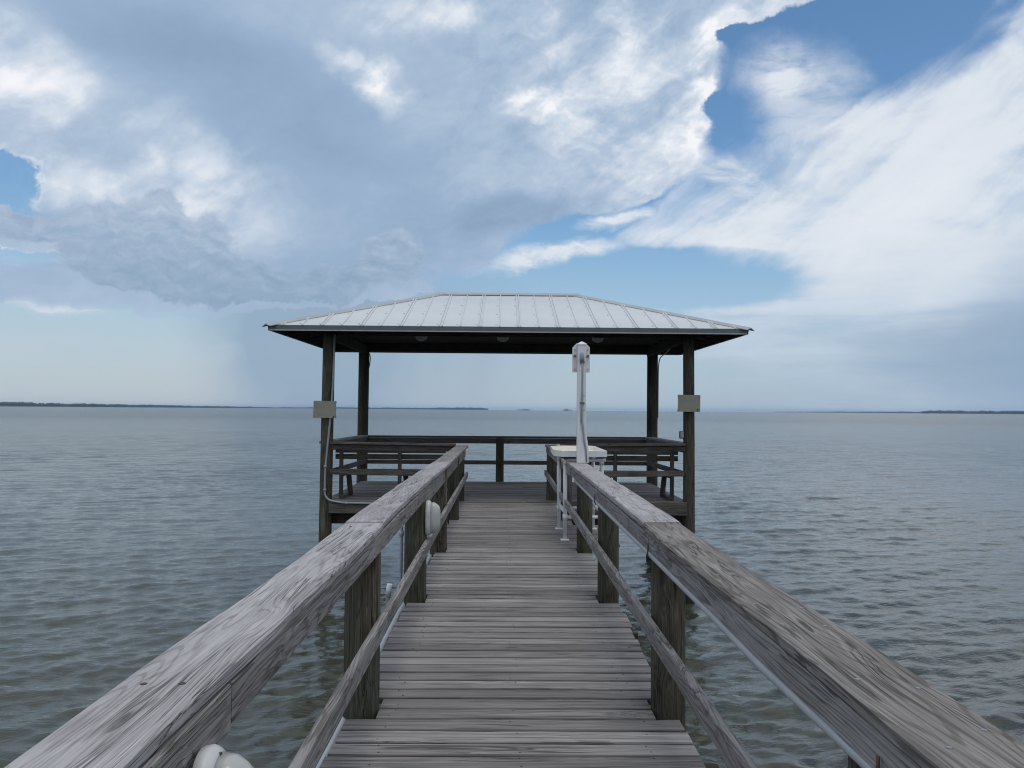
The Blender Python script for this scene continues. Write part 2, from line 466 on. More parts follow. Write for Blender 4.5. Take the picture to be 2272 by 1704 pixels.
def tube_mesh(pts, r, material, sides=10, name='tube', cap=True):
    pts = [Vector(p) for p in pts]
    rs = r if isinstance(r, (list, tuple)) else [r]*len(pts)
    vs, fs = [], []
    prev = None
    for i, p in enumerate(pts):
        t = (pts[min(i+1, len(pts)-1)]-pts[max(i-1, 0)]).normalized()
        if prev is None:
            u = t.orthogonal().normalized()
        else:
            u = (prev-t*prev.dot(t)).normalized()
        prev = u
        v = t.cross(u)
        for k in range(sides):
            a = 2*PI*k/sides
            vs.append(p+(u*math.cos(a)+v*math.sin(a))*rs[i])
    for i in range(len(pts)-1):
        for k in range(sides):
            k2 = (k+1) % sides
            fs.append((i*sides+k, i*sides+k2, (i+1)*sides+k2, (i+1)*sides+k))
    if cap:
        fs.append(tuple(reversed(range(sides))))
        fs.append(tuple((len(pts)-1)*sides+k for k in range(sides)))
    me = mesh(name, vs, fs, material)
    for p in me.polygons:
        p.use_smooth = len(p.vertices) == 4
    return me
def tube(name, pts, r, material, parent=None, sides=10):
    c = Vector(pts[0])
    return obj(name, tube_mesh([Vector(p)-c for p in pts], r, material, sides, name), parent, T(*c))
def boxes_mesh(lst, material, name='box'):
    vs, fs = [], []
    for (x0, x1, y0, y1, z0, z1) in lst:
        i = len(vs)
        vs += [(x0, y0, z0), (x1, y0, z0), (x1, y1, z0), (x0, y1, z0), (x0, y0, z1), (x1, y0, z1), (x1, y1, z1), (x0, y1, z1)]
        fs += [tuple(i+k for k in q) for q in ((0, 3, 2, 1), (4, 5, 6, 7), (0, 1, 5, 4), (1, 2, 6, 5), (2, 3, 7, 6), (3, 0, 4, 7))]
    return mesh(name, vs, fs, material)
def bevel_box(name, x0, x1, y0, y1, z0, z1, material, parent=None, bev=.005):
    c = ((x0+x1)/2, (y0+y1)/2, (z0+z1)/2)
    bm = bmesh.new()
    bmesh.ops.create_cube(bm, size=1)
    for v in bm.verts:
        v.co.x *= (x1-x0); v.co.y *= (y1-y0); v.co.z *= (z1-z0)
    if bev:
        bmesh.ops.bevel(bm, geom=list(bm.edges), offset=bev, segments=1, affect='EDGES')
    me = bpy.data.meshes.new(name); bm.to_mesh(me); bm.free()
    me.materials.append(material)
    return obj(name, me, parent, T(*c))

def pile(name, x, y, z0, z1, r0, r1, material, parent, lean=(0, 0), seed=0):
    """a round treated log: slightly out of round, tapered, flat top"""
    rr = random.Random(seed)
    sides, nz = 20, 9
    vs, fs = [], []
    ph = [rr.uniform(0, 6.28) for _ in range(4)]
    for i in range(nz):
        t = i/(nz-1); z = z0+(z1-z0)*t; r = r0+(r1-r0)*t
        for k in range(sides):
            a = 2*PI*k/sides
            q = r*(1+.018*math.sin(2*a+ph[0]+z*.7)+.012*math.sin(3*a+ph[1]+z*1.9)+.008*math.sin(5*a+ph[2]))
            vs.append((lean[0]*t+q*math.cos(a), lean[1]*t+q*math.sin(a), z))
    for i in range(nz-1):
        for k in range(sides):
            k2 = (k+1) % sides
            fs.append((i*sides+k, i*sides+k2, (i+1)*sides+k2, (i+1)*sides+k))
    fs.append(tuple(reversed(range(sides)))); fs.append(tuple((nz-1)*sides+k for k in range(sides)))
    me = mesh(name, vs, fs, material)
    for p in me.polygons: p.use_smooth = len(p.vertices) == 4
    return obj(name, me, parent, T(x, y, 0))

# ------------------------------------------------------------------ water
def make_water():
    nr = 1060
    r = np.concatenate([[0.0], np.geomspace(1.9, 260, nr), np.geomspace(330, 9000, 16)])
    dense = np.radians(np.linspace(-42, 44, 660))
    rest = np.radians(np.linspace(44, 318, 70))[1:-1]
    th = np.concatenate([dense, rest])
    nt, nrr = len(th), len(r)
    RR, TH = np.meshgrid(r, th, indexing='ij')
    X = RR*np.sin(TH); Y = RR*np.cos(TH)
    Z = np.zeros_like(X)
    cell = np.maximum(RR*.0048, 1e-4)
    isdense = (TH <= np.radians(44.01))
    main = math.atan2(1.0, -.33)
    comps = []
    for lam in np.geomspace(.13, 2.2, 52):
        comps.append((lam*rng.uniform(.94, 1.06), main+rng.normal(0, .62 if lam < .9 else .28), rng.uniform(0, 2*PI)))
    # slow groups so that the wave trains come and go
    grp = .75+.35*np.sin(X*.21+Y*.07+1.1)*np.sin(Y*.17-X*.05+.4)
    for lam, ang, ph in comps:
        k = 2*PI/lam
        slope = .050*(1.0 if lam < .5 else (.5/lam)**.88)
        amp = slope/k
        fade = np.clip((lam/cell-2.2)/2.2, 0, 1)
        if fade.max() == 0: continue
        arg = k*(X*math.cos(ang)+Y*math.sin(ang))+ph
        s = np.sin(arg)
        Z += amp*fade*grp*(s+.28*np.cos(2*arg))
    Z *= isdense
    edge = np.clip((np.radians(43.9)-np.abs(TH-np.radians(1)))/np.radians(1.5), 0, 1)
    Z *= np.where(isdense, edge, 0)
    Z[0, :] = 0
    V = np.stack([X, Y, Z], -1).reshape(-1, 3)
    i = np.arange(nrr-1)[:, None]; j = np.arange(nt)[None, :]; j2 = (j+1) % nt
    q = np.stack([i*nt+j, (i+1)*nt+j, (i+1)*nt+j2, i*nt+j2], -1).reshape(-1, 4)
    q = q[:, ::-1]
    me = bpy.data.meshes.new('water')
    me.vertices.add(len(V)); me.vertices.foreach_set('co', V.astype(np.float32).ravel())
    me.loops.add(q.size); me.loops.foreach_set('vertex_index', q.astype(np.int32).ravel())
    me.polygons.add(len(q))
    me.polygons.foreach_set('loop_start', np.arange(0, q.size, 4, dtype=np.int32))
    me.polygons.foreach_set('loop_total', np.full(len(q), 4, dtype=np.int32))
    me.polygons.foreach_set('use_smooth', np.ones(len(q), dtype=bool))
    me.update(calc_edges=True)
    mt, n, b = mat('bay_water')
    pos = n.node('ShaderNodeNewGeometry').outputs['Position']
    px, py, pz = n.sep(pos)[:3]
    # shore-parallel axes: waves run along c
    c, s = math.cos(.32), math.sin(.32)
    ux = n.add(n.mul(px, c), n.mul(py, s)); uy = n.add(n.mul(px, -s), n.mul(py, c))
    uv = n.comb(ux, n.mul(uy, 2.2), 0)
    n1 = n.noise(uv, 2.6, 4, .6, .4)
    n2 = n.noise(uv, 9.0, 4, .62, .3)
    n3 = n.noise(uv, .55, 4, .6, .3)
    n4 = n.noise(uv, .06, 3, .55, .2)
    bp1 = n.node('ShaderNodeBump'); bp1.inputs['Strength'].default_value = 1.0; bp1.inputs['Distance'].default_value = .009
    n.put(bp1.inputs['Height'], n2)
    bp2 = n.node('ShaderNodeBump'); bp2.inputs['Strength'].default_value = 1.0
    n.put(bp2.inputs['Height'], n1); n.put(bp2.inputs['Normal'], bp1.outputs[0])
    dist = n.math('SQRT', n.add(n.mul(px, px), n.mul(py, py)))
    n.put(bp2.inputs['Distance'], n.step(dist, 14, 70, .016, .075, 'LINEAR'))
    bp3 = n.node('ShaderNodeBump'); bp3.inputs['Strength'].default_value = 1.0
    n.put(bp3.inputs['Distance'], n.step(dist, 10, 80, .0, .25, 'LINEAR'))
    n.put(bp3.inputs['Height'], n3); n.put(bp3.inputs['Normal'], bp2.outputs[0])
    n.put(b.inputs['Normal'], bp3.outputs[0])
    n.put(b.inputs['Base Color'], n.mix(n.step(n4, .35, .65), (.034, .038, .026), (.046, .049, .033)))
    n.put(b.inputs['Roughness'], n.step(dist, 12, 300, .035, .22, 'LINEAR'))
    b.inputs['IOR'].default_value = 1.47
    me.materials.append(mt)
    o = obj('water', me, None, T(0, 0, WATER_Z))
    o['kind'] = 'structure'
    return o
make_water()

# ------------------------------------------------------------------ far shores
def ray_pt(azd, dist): return (dist*math.sin(R(azd)), dist*math.cos(R(azd)))
def shore(pts, name, label, seed, step=.05, base=2.2):
    """pts: (azimuth deg, distance m, tree height m). A low sandy bank with a ragged wood on it."""
    rr = random.Random(seed)
    A = [p[0] for p in pts]
    az_ = np.arange(A[0], A[-1], step)
    D = np.interp(az_, A, [p[1] for p in pts]); Hh = np.interp(az_, A, [p[2] for p in pts])
    vs, fs = [], []
    n_ = len(az_)
    lumps = np.zeros(n_)
    for k, a in ((1.3, .12), (4.1, .10), (11.0, .10), (29.0, .08)):
        lumps += a*np.sin(az_*k*2+rr.uniform(0, 6))*np.sin(az_*k*.77+rr.uniform(0, 6))
    lumps += np.array([rr.uniform(-.07, .09) for _ in range(n_)])
    for i in range(n_):
        h = max(.6, Hh[i]*(1+lumps[i]))
        for (dd, hh) in ((0, base*.8), (6, base+h*.55), (25, base+h*.93), (60, base+h), (140, base+h*.9), (150, 0)):
            x, y = ray_pt(az_[i], D[i]+dd+rr.uniform(-3, 3)*(hh > base))
            vs.append((x, y, WATER_Z+hh*(1+rr.uniform(-.03, .03))))
    for i in range(n_-1):
        for k in range(5):
            fs.append((i*6+k, (i+1)*6+k, (i+1)*6+k+1, i*6+k+1))
    fs.append(tuple(range(6))); fs.append(tuple((n_-1)*6+k for k in reversed(range(6))))
    c = Vector(vs[0])
    o = obj(name, mesh(name, [Vector(v)-c for v in vs], fs, M['trees']), None, T(*c))
    tag(o, label, 'trees', None, 'stuff')
    # the bank
    vs, fs = [], []
    for i in range(0, n_):
        for (dd, hh) in ((-22, -.6), (-8, base*.55), (2, base*.95), (170, base*.9), (190, -.6)):
            x, y = ray_pt(az_[i], D[i]+dd)
            vs.append((x, y, WATER_Z+hh))
    for i in range(n_-1):
        for k in range(4):
            fs.append((i*5+k, (i+1)*5+k, (i+1)*5+k+1, i*5+k+1))
    fs.append(tuple(range(5))); fs.append(tuple((n_-1)*5+k for k in reversed(range(5))))
    g = obj('shore_terrain', mesh('shore_terrain', vs, fs, M['sand']))
    g['kind'] = 'structure'
shore([(-36, 2600, 13.5), (-31.5, 3000, 14), (-27, 3300, 11), (-24.5, 3600, 11), (-21, 4400, 10), (-16.5, 5600, 7), (-13.6, 7000, 4)], 'treeline',
      'dark blue line of woods on the near shore at the far left', 3)
shore([(-15, 7400, 8), (-11, 7600, 13), (-6, 6600, 11), (-3.5, 6000, 14), (-1.6, 5900, 16), (-1.0, 5900, 9)], 'treeline',
      'thin wooded point seen between the pavilion posts', 11)
shore([(18.2, 7800, 3), (22, 7400, 7), (27, 7000, 11), (30, 6600, 12)], 'treeline', 'faint low shoreline strip on the horizon right of the pavilion', 21)
shore([(26.9, 4700, 9), (27.3, 4600, 13.5), (31, 4400, 13), (38, 4000, 15)], 'treeline', 'darker wooded shore at the far right edge of the horizon', 31)
def far_building(azd, dist, wds, label):
    x, y = ray_pt(azd, dist)
    o = obj('distant_building', boxes_mesh([(-w_/2+ox_, w_/2+ox_, -15, 15, -1, h_) for w_, h_, ox_ in wds], M['facade']), None, T(x, y, WATER_Z))
    tag(o, label, 'building')
far_building(4.35, 8800, [(40, 19, 0), (105, 10, 8)], 'tiny hazy block on the horizon just left of the white post')
far_building(1.4, 8800, [(145, 9, 0), (46, 13, 23)], 'hazy low block on the horizon midway between the wooded point and the white post')
far_building(-18.6, 8300, [(105, 15, 0), (30, 21, -52), (22, 19, 44)], 'faint hazy towers above the woods left of the pavilion')
far_building(-17.2, 8500, [(79, 14, 0), (26, 20, 35)], 'faint hazy towers nearest the pavilion post, beyond the woods')

# ------------------------------------------------------------------ boardwalk
bw = thing('boardwalk', 'weathered grey plank walkway leading out to the roofed pavilion', 'boardwalk', (.07, 6, 0))
PLW, PIT = .129, .147
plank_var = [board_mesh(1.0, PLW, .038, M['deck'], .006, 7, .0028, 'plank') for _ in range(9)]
PXL = [-.727, -.726, -.716, -.712, -.716, -.745]
PXR = [.875, .875, .875, .912, .90, .842]
POST_L = [1.88, 4.36, 6.87, 9.26, 11.82, 14.17]
POST_R = [1.88, 4.38, 6.88, 9.24, 11.82, 14.33]
def deck_left(y): return float(np.interp(y, [0, 3.7, 6.0, 8.0, 9.2, 14], [-.785, -.78, -.766, -.745, -.735, -.735]))
def deck_right(y): return float(np.interp(y, [0, 3.6, 5.6, 6.8, 9.2, 14], [.895, .90, .915, .95, .965, .965]))
nails = []
def deck_row(y, xl, xr, parent, nailx, z=0.0, cut=()):
    """one row of decking; where a piling stands in the row the board is notched short of it"""
    for (cx, cy, cr) in cut:
        if abs(cy-y) < cr+.045:
            if cx < (xl+xr)/2: xl = max(xl, cx+cr+.004)
            else: xr = min(xr, cx-cr-.004)
    L = xr-xl
    th = random.uniform(-.0035, .0035)
    dz = random.uniform(-.0022, .0022)
    me = random.choice(plank_var)
    o = bpy.data.objects.new('plank', me)
    Mx = T((xl+xr)/2, y, z-.019+dz) @ Matrix.Rotation(th, 4, 'Z') @ Matrix.Rotation(random.uniform(-.008, .008), 4, 'X') @ Matrix.Diagonal((L, random.uniform(.96, 1.04), 1, 1))
    link(o, Mx, parent)
    for nx in nailx:
        if xl+.03 < nx < xr-.03:
            for s_ in (-.036, .038):
                if random.random() < .3: continue
                nails.append((nx+random.uniform(-.03, .03), y+s_+random.uniform(-.008, .008), z+dz+.0006))
cutL = [(x, y, .094) for x, y in zip(PXL, POST_L)]+[(x, y, .09) for x, y in zip(PXR, POST_R)]
y = .9
while y < 13.93:
    jl, jr = random.uniform(-.009, .009), random.uniform(-.011, .011)
    xr_ = deck_right(y)+jr
    if 9.62 < y < 11.3: xr_ = 1.36+jr          # widened under the cleaning table
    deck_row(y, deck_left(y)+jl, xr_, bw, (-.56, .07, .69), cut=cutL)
    y += PIT
def nail_mesh(lst, r=.0042, mt=None):
    vs, fs = [], []
    for (x, y_, z) in lst:
        i = len(vs); s_ = 6
        a0 = random.uniform(0, 6)
        for k in range(s_):
            a = a0+2*PI*k/s_
            vs.append((x+r*math.cos(a), y_+r*math.sin(a), z+.0012))
        fs.append(tuple(i+k for k in range(s_)))
        for k in range(s_):
            a = a0+2*PI*k/s_
            vs.append((x+r*math.cos(a), y_+r*math.sin(a), z-.004))
        for k in range(s_):
            fs.append((i+k, i+s_+k, i+s_+(k+1) % s_, i+(k+1) % s_))
    return mesh('nails', vs, fs, mt or M['rust'])
o = obj('nails', nail_mesh(nails, .0042), bw); o['kind'] = 'stuff'
for x in (-.52, .07, .66):
    board('joist', (x, .7, -.14), (x, 13.9, -.14), .045, .2, M['under'], bw)
for x in (-.60, .755):
    board('side_joist', (x, .7, -.135), (x, 13.9, -.135), .04, .19, M['under'], bw)
for i, yy in enumerate(POST_L):
    board('cross_beam', (-.95, yy-.12, -.34), (1.10, yy-.12, -.34), .05, .2, M['under'], bw)
for x in (1.0, 1.31):
    board('side_joist', (x, 9.6, -.13), (x, 11.3, -.13), .04, .18, M['under'], bw)
for i, yy in enumerate(POST_L):
    pile('piling', PXL[i], yy, -4.2, .80 if i < 3 else .895, .099, .091, M['pile'], bw, seed=i)
for i, yy in enumerate(POST_R):
    pile('piling', PXR[i], yy, -4.2, .895, .094, .087, M['pile'], bw, seed=20+i)

# ------------------------------------------------------------------ walkway railings
ln = thing('railing', 'left handrail of the walkway, pale silvery cap boards with a white bulkhead light below', 'railing', (-.74, 6, 0), 'walkway railings')
rn = thing('railing', 'right handrail of the walkway, brown-grey near cap board with a white pipe under it', 'railing', (.87, 6, 0), 'walkway railings')
def cap(name, pts_c, wd, h, mt, parent, joints, ztop, seed=0):
    """cap board following a slightly wavy line; pts_c: (y, xc)"""
    rr = random.Random(seed)
    for (ya, yb, m_, dzz) in joints:
        n_ = max(2, int((yb-ya)/.35))
        vs, fs = [], []
        ch = .007
        a, b = wd/2, h/2
        ym = (ya+yb)/2
        xm = float(np.interp(ym, [p[0] for p in pts_c], [p[1] for p in pts_c]))
        for i in range(n_+1):
            yy = ya+(yb-ya)*i/n_
            xc = float(np.interp(yy, [p[0] for p in pts_c], [p[1] for p in pts_c]))-xm
            wl, wr = rr.uniform(-.0045, .0045), rr.uniform(-.0045, .0045)
            pr = [(-a+ch+wl, -b), (a-ch+wr, -b), (a+wr, -b+ch), (a+wr, b-ch), (a-ch+wr, b), (-a+ch+wl, b), (-a+wl, b-ch), (-a+wl, -b+ch)]
            # local X runs along the board (world Y), local Y is world -X
            for (p, z_) in pr:
                vs.append((yy-ym, -(xc+p), z_))
        for i in range(n_):
            for k in range(8):
                k2 = (k+1) % 8
                fs.append((i*8+k, (i+1)*8+k, (i+1)*8+k2, i*8+k2))
        fs.append(tuple(range(8))); fs.append(tuple(n_*8+k for k in reversed(range(8))))
        me = mesh(name, vs, fs, m_)
        bm = bmesh.new(); bm.from_mesh(me); bmesh.ops.recalc_face_normals(bm, faces=bm.faces); bm.to_mesh(me); bm.free()
        obj(name, me, parent, T(xm, ym, ztop-h/2+dzz) @ Matrix.Rotation(PI/2, 4, 'Z'))
G = .0025
cap('cap_board', [(-1, -.741), (2, -.746), (3, -.730), (4, -.735), (5, -.748), (7.4, -.735), (9.6, -.706), (14.2, -.70)], .205, .04, None, ln,
    [(-.5, 4.47-G, M['rail_light'], 0), (4.47+G, 9.58-G, M['rail_light'], .004), (9.58+G, 14.12, M['rail_side'], 0)], .94, 1)
cap('cap_board', [(-1, .875), (2.5, .866), (3.9, .852), (4.5, .872), (7.5, .868), (9.4, .858), (14.2, .85)], .208, .04, None, rn,
    [(-.5, 4.52-G, M['rail_dark'], 0), (4.52+G, 9.46-G, M['rail_light'], .006), (9.46+G, 14.75, M['rail_side'], 0)], .94, 2)
def run(name, parent, x, segs, wd, z0, z1, mt):
    for (ya, yb) in segs:
        board(name, (x, ya, (z0+z1)/2), (x, yb, (z0+z1)/2), wd, z1-z0, mt, parent, ch=.004)
run('fascia_board', ln, -.6555, [(-.5, 1.985)], .036, .785, .8985, M['rail_side'])
run('fascia_board', ln, -.6565, [(1.995, 6.89)], .036, .797, .8985, M['rail_side'])
run('fascia_board', ln, -.655, [(6.9, 14.1)], .036, .750, .8985, M['rail_side'])
run('fascia_board', rn, .785, [(-.5, 4.36), (4.37, 9.4)], .036, .812, .8985, M['rail_side'])
run('fascia_board', rn, .779, [(9.41, 14.7)], .036, .80, .8985, M['rail_side'])
run('lower_rail', ln, -.6155, [(.2, 4.40), (4.408, 9.3), (9.308, 14.2)], .037, .393, .482, M['rail_side'])
run('lower_rail', rn, .7535, [(.2, 6.85), (6.858, 14.75)], .037, .40, .488, M['rail_side'])
sc = []
for (yy) in (.6, 1.88, 4.33, 4.62, 6.87, 9.3):
    for x in (-.79, -.70): sc.append((x+random.uniform(-.01, .01), yy+random.uniform(-.03, .03), .9402))
o = obj('nails', nail_mesh(sc, .008), ln); o['kind'] = 'stuff'
sc = []
for (yy) in (1.55, 1.9, 2.4, 2.62, 3.1, 4.3, 4.62, 6.9, 9.2):
    for x in (.81, .93): sc.append((x+random.uniform(-.012, .012), yy+random.uniform(-.06, .06), .9405))
o = obj('nails', nail_mesh(sc, .0062, M['zinc']), rn); o['kind'] = 'stuff'

# ------------------------------------------------------------------ pavilion
FX0, FX1, FY = -3.01, 3.165, 14.05
BX0, BX1, BY = -3.075, 3.235, 18.05
DX0, DX1, DY0, DY1 = -3.03, 3.17, 14.02, 17.98
pv = thing('pavilion', 'open pavilion with pale hipped metal roof on four round posts at the walkway end', 'pavilion', (.08, 16, 0))
pile('post', FX0-.0, FY, -4.2, 2.86, .108, .103, M['pile'], pv, (.045, 0), 41)
pile('post', FX1+.0, FY, -4.2, 2.86, .104, .095, M['pile'], pv, (-.02, 0), 42)
pile('post', BX0, BY, -4.2, 2.88, .118, .113, M['pile'], pv, (.03, 0), 43)
pile('post', BX1, BY, -4.2, 2.88, .118, .118, M['pile'], pv, (.015, 0), 44)
pcut = [(FX0, FY, .112), (FX1, FY, .108), (BX0, BY, .12), (BX1, BY, .12), (-.71, 14.17, .094), (.85, 14.33, .09), (-.07, 18.0, .09)]
nails.clear()
yy = DY0+.05
while yy < DY1:
    # boards butt at the middle joist line
    jx = random.choice((-.62, .40))
    c2_ = [c for c in pcut if c[0] < -2.5 or c[0] > 2.5]
    notch = [c for c in pcut if abs(c[0]) < 1 and abs(c[1]-yy) < c[2]+.045]
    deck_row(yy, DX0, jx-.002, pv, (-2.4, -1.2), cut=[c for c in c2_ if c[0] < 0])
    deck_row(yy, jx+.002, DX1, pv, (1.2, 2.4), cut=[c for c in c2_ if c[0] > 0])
    yy += PIT
o = obj('nails', nail_mesh(nails, .0045), pv); o['kind'] = 'stuff'
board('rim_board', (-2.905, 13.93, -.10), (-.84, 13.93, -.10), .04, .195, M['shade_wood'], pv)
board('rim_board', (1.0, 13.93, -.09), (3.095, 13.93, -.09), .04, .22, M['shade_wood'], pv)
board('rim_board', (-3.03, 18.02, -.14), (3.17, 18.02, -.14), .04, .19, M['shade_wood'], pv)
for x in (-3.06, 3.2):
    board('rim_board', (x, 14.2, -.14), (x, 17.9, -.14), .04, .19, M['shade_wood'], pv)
for yb_ in (14.22, 17.8):
    board('floor_beam', (-2.92, yb_, -.30), (3.08, yb_, -.30), .08, .21, M['under'], pv)
for i in range(9):
    x = -2.7+i*.7
    board('floor_joist', (x, 14.0, -.115), (x, 17.95, -.115), .04, .15, M['under'], pv)
for x in (-.07,):
    pile('piling', x, 17.98, -4.2, -.20, .10, .1, M['pile'], pv, seed=50)
# roof frame
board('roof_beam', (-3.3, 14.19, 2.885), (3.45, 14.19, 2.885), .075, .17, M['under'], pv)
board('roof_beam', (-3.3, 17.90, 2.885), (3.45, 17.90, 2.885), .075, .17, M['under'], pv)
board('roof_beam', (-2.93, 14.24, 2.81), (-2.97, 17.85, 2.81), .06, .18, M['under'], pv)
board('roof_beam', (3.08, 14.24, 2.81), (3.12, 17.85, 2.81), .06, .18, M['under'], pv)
RCX, RHX, RCY, RHY, RID = .08, 3.93, 16.1, 2.6, 1.33
ZE, ZR = 2.905, 3.79
pit = (ZR-ZE)/RHY
def rz(t): return ZE+(ZR-ZE)*t
# solid deck below the sheets (underside visible from below)
e0, e1 = ZE-.012, ZR-.012
vs = [(RCX-RHX, RCY-RHY, e0), (RCX+RHX, RCY-RHY, e0), (RCX+RHX, RCY+RHY, e0), (RCX-RHX, RCY+RHY, e0), (RCX-RID, RCY, e1), (RCX+RID, RCY, e1)]
vs += [(x, y_, z-.03) for x, y_, z in vs]
fs = [(0, 1, 5, 4), (1, 2, 5), (2, 3, 4, 5), (3, 0, 4)]
fs += [tuple(k+6 for k in reversed(f)) for f in fs]
fs += [(1, 0, 6, 7), (2, 1, 7, 8), (3, 2, 8, 9), (0, 3, 9, 6)]
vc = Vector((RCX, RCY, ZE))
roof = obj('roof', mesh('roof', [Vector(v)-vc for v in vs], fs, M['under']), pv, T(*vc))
# sheets: each panel runs from rib to rib, cut by the hips
def slope_panels(u0, n_, half, side):
    """side: 0 front, 1 back (ribs spaced along x); 2 left, 3 right (ribs spaced along y)"""
    for k in range(n_):
        a, b = u0+k*PWID, u0+(k+1)*PWID
        lo, hi = max(a, -half), min(b, half)
        if hi-lo < .02: continue
        def tmax(u):
            if side < 2: return min(1.0, (RHX-abs(u))/(RHX-RID))
            return max(0.0, (RHY-abs(u))/RHY)
        us = [lo]
        brk = [-RID, RID] if side < 2 else [0.0]
        us += [q for q in brk if lo < q < hi]
        us.append(hi)
        def pos(u, t, dz=0.0):
            if side == 0: p = (RCX+u, RCY-RHY*(1-t), rz(t))
            elif side == 1: p = (RCX-u, RCY+RHY*(1-t), rz(t))
            elif side == 2: p = (RCX-RHX+(RHX-RID)*t, RCY-u, rz(t))
            else: p = (RCX+RHX-(RHX-RID)*t, RCY+u, rz(t))
            return Vector((p[0], p[1], p[2]+dz+.004))
        vs_, fs_ = [], []
        top = [(u, 0) for u in us]+[(u, tmax(u)) for u in reversed(us) if tmax(u) > 1e-3]
        nn = len(top)
        vs_ += [pos(u, t) for u, t in top]+[pos(u, t, -.008) for u, t in top]
        fs_.append(tuple(range(nn))); fs_.append(tuple(nn+i for i in reversed(range(nn))))
        for i in range(nn):
            j = (i+1) % nn
            fs_.append((j, i, nn+i, nn+j))
        # raised seam(s) at the left edge of the sheet
        offs = [0.0] if k % 2 == 0 else [-.022, .022]
        for of in offs:
            u = a+of
            if abs(u) > half-.03: continue
            t1 = tmax(u)-.012
            if t1 < .03: continue
            i = len(vs_)
            for t in (-.006, t1):
                for (du, dzz) in ((-.014, 0), (-.007, .02), (.007, .02), (.014, 0)):
                    vs_.append(pos(u+du, t, dzz))
            fs_ += [(i, i+1, i+5, i+4), (i+1, i+2, i+6, i+5), (i+2, i+3, i+7, i+6), (i+3, i+2, i+1, i), (i+4, i+5, i+6, i+7)]
        c = pos((lo+hi)/2, 0)
        me = mesh('roof_panel', [v-c for v in vs_], fs_, M['roof'])
        obj('roof_panel', me, roof, T(*c))
        if side == 0:
            for t in (.035, .33, .6, .82):
                u = a-.055
                if t < tmax(u)-.03: screws.append(pos(u, t))
PWID = .3217
screws = []
slope_panels(.17-13*PWID, 26, RHX, 0)
slope_panels(.17-13*PWID, 26, RHX, 1)
slope_panels(.05-9*PWID, 18, RHY, 2)
slope_panels(.05-9*PWID, 18, RHY, 3)
vs, fs = [], []
for p in screws:
    i = len(vs)
    for k in range(6):
        a = 2*PI*k/6
        vs.append((p.x+.019*math.cos(a), p.y+.019*math.sin(a)*.95, p.z+.019*math.sin(a)*pit))
    vs.append((p.x, p.y-.004, p.z+.016))
    for k in range(6): fs.append((i+k, i+(k+1) % 6, i+6))
o = obj('roof_screws', mesh('roof_screws', vs, fs, M['zinc']), roof); o['kind'] = 'stuff'
# hip and ridge caps: folded strips standing proud of the sheets
def fold_cap(name, a, b, na, nb, wd, lift=.03):
    a, b = Vector(a), Vector(b)
    ax = (b-a).normalized()
    vs_, fs_ = [], []
    def side(nrm):
        dr = nrm.cross(ax).normalized()
        if dr.z > 0: dr = -dr
        return dr
    da, db = side(Vector(na)), side(Vector(nb))
    prof = [da*wd+Vector((0, 0, lift-.012)), Vector((0, 0, lift)), db*wd+Vector((0, 0, lift-.012))]
    prof += [prof[2]-Vector((0, 0, .012)), prof[1]-Vector((0, 0, .014)), prof[0]-Vector((0, 0, .012))]
    for p in (a, b):
        for q in prof: vs_.append(p+q-a)
    for k in range(6):
        k2 = (k+1) % 6
        fs_.append((k, k2, k2+6, k+6))
    fs_.append((5, 4, 1, 0)); fs_.append((4, 3, 2, 1)); fs_.append((6, 7, 10, 11)); fs_.append((7, 8, 9, 10))
    me = mesh(name, vs_, fs_, M['trim'])
    bm = bmesh.new(); bm.from_mesh(me); bmesh.ops.recalc_face_normals(bm, faces=bm.faces); bm.to_mesh(me); bm.free()
    obj(name, me, roof, T(*a))
nF, nB = Vector((0, -pit, 1)).normalized(), Vector((0, pit, 1)).normalized()
nL, nR_ = Vector((-pit, 0, 1)).normalized(), Vector((pit, 0, 1)).normalized()
ex = .03
fold_cap('hip_cap', (RCX-RHX-ex, RCY-RHY-ex, ZE-ex*pit), (RCX-RID+.01, RCY, ZR), nF, nL, .125)
fold_cap('hip_cap', (RCX+RHX+ex, RCY-RHY-ex, ZE-ex*pit), (RCX+RID-.01, RCY, ZR), nF, nR_, .125)
fold_cap('hip_cap', (RCX-RHX-ex, RCY+RHY+ex, ZE-ex*pit), (RCX-RID+.01, RCY, ZR), nB, nL, .125)
fold_cap('hip_cap', (RCX+RHX+ex, RCY+RHY+ex, ZE-ex*pit), (RCX+RID-.01, RCY, ZR), nB, nR_, .125)
fold_cap('ridge_cap', (RCX-RID-.08, RCY, ZR+.004), (RCX+RID+.05, RCY, ZR+.004), nF, nB, .13, .036)
fz0, fz1 = 2.818, 2.906
bevel_box('fascia_board', RCX-RHX+.03, RCX+RHX-.03, RCY-RHY-.005, RCY-RHY+.03, fz0, fz1, M['fascia'], roof, .003)
bevel_box('drip_edge', RCX-RHX+.03, RCX+RHX-.03, RCY-RHY-.012, RCY-RHY-.006, fz0-.004, fz0+.012, M['trim'], roof, 0)
bevel_box('fascia_board', RCX-RHX+.03, RCX+RHX-.03, RCY+RHY-.03, RCY+RHY+.005, fz0, fz1, M['fascia'], roof, .003)
bevel_box('fascia_board', RCX-RHX-.005, RCX-RHX+.029, RCY-RHY+.031, RCY+RHY-.031, fz0, fz1, M['fascia'], roof, .003)
bevel_box('fascia_board', RCX+RHX-.029, RCX+RHX+.005, RCY-RHY+.031, RCY+RHY-.031, fz0, fz1, M['fascia'], roof, .003)
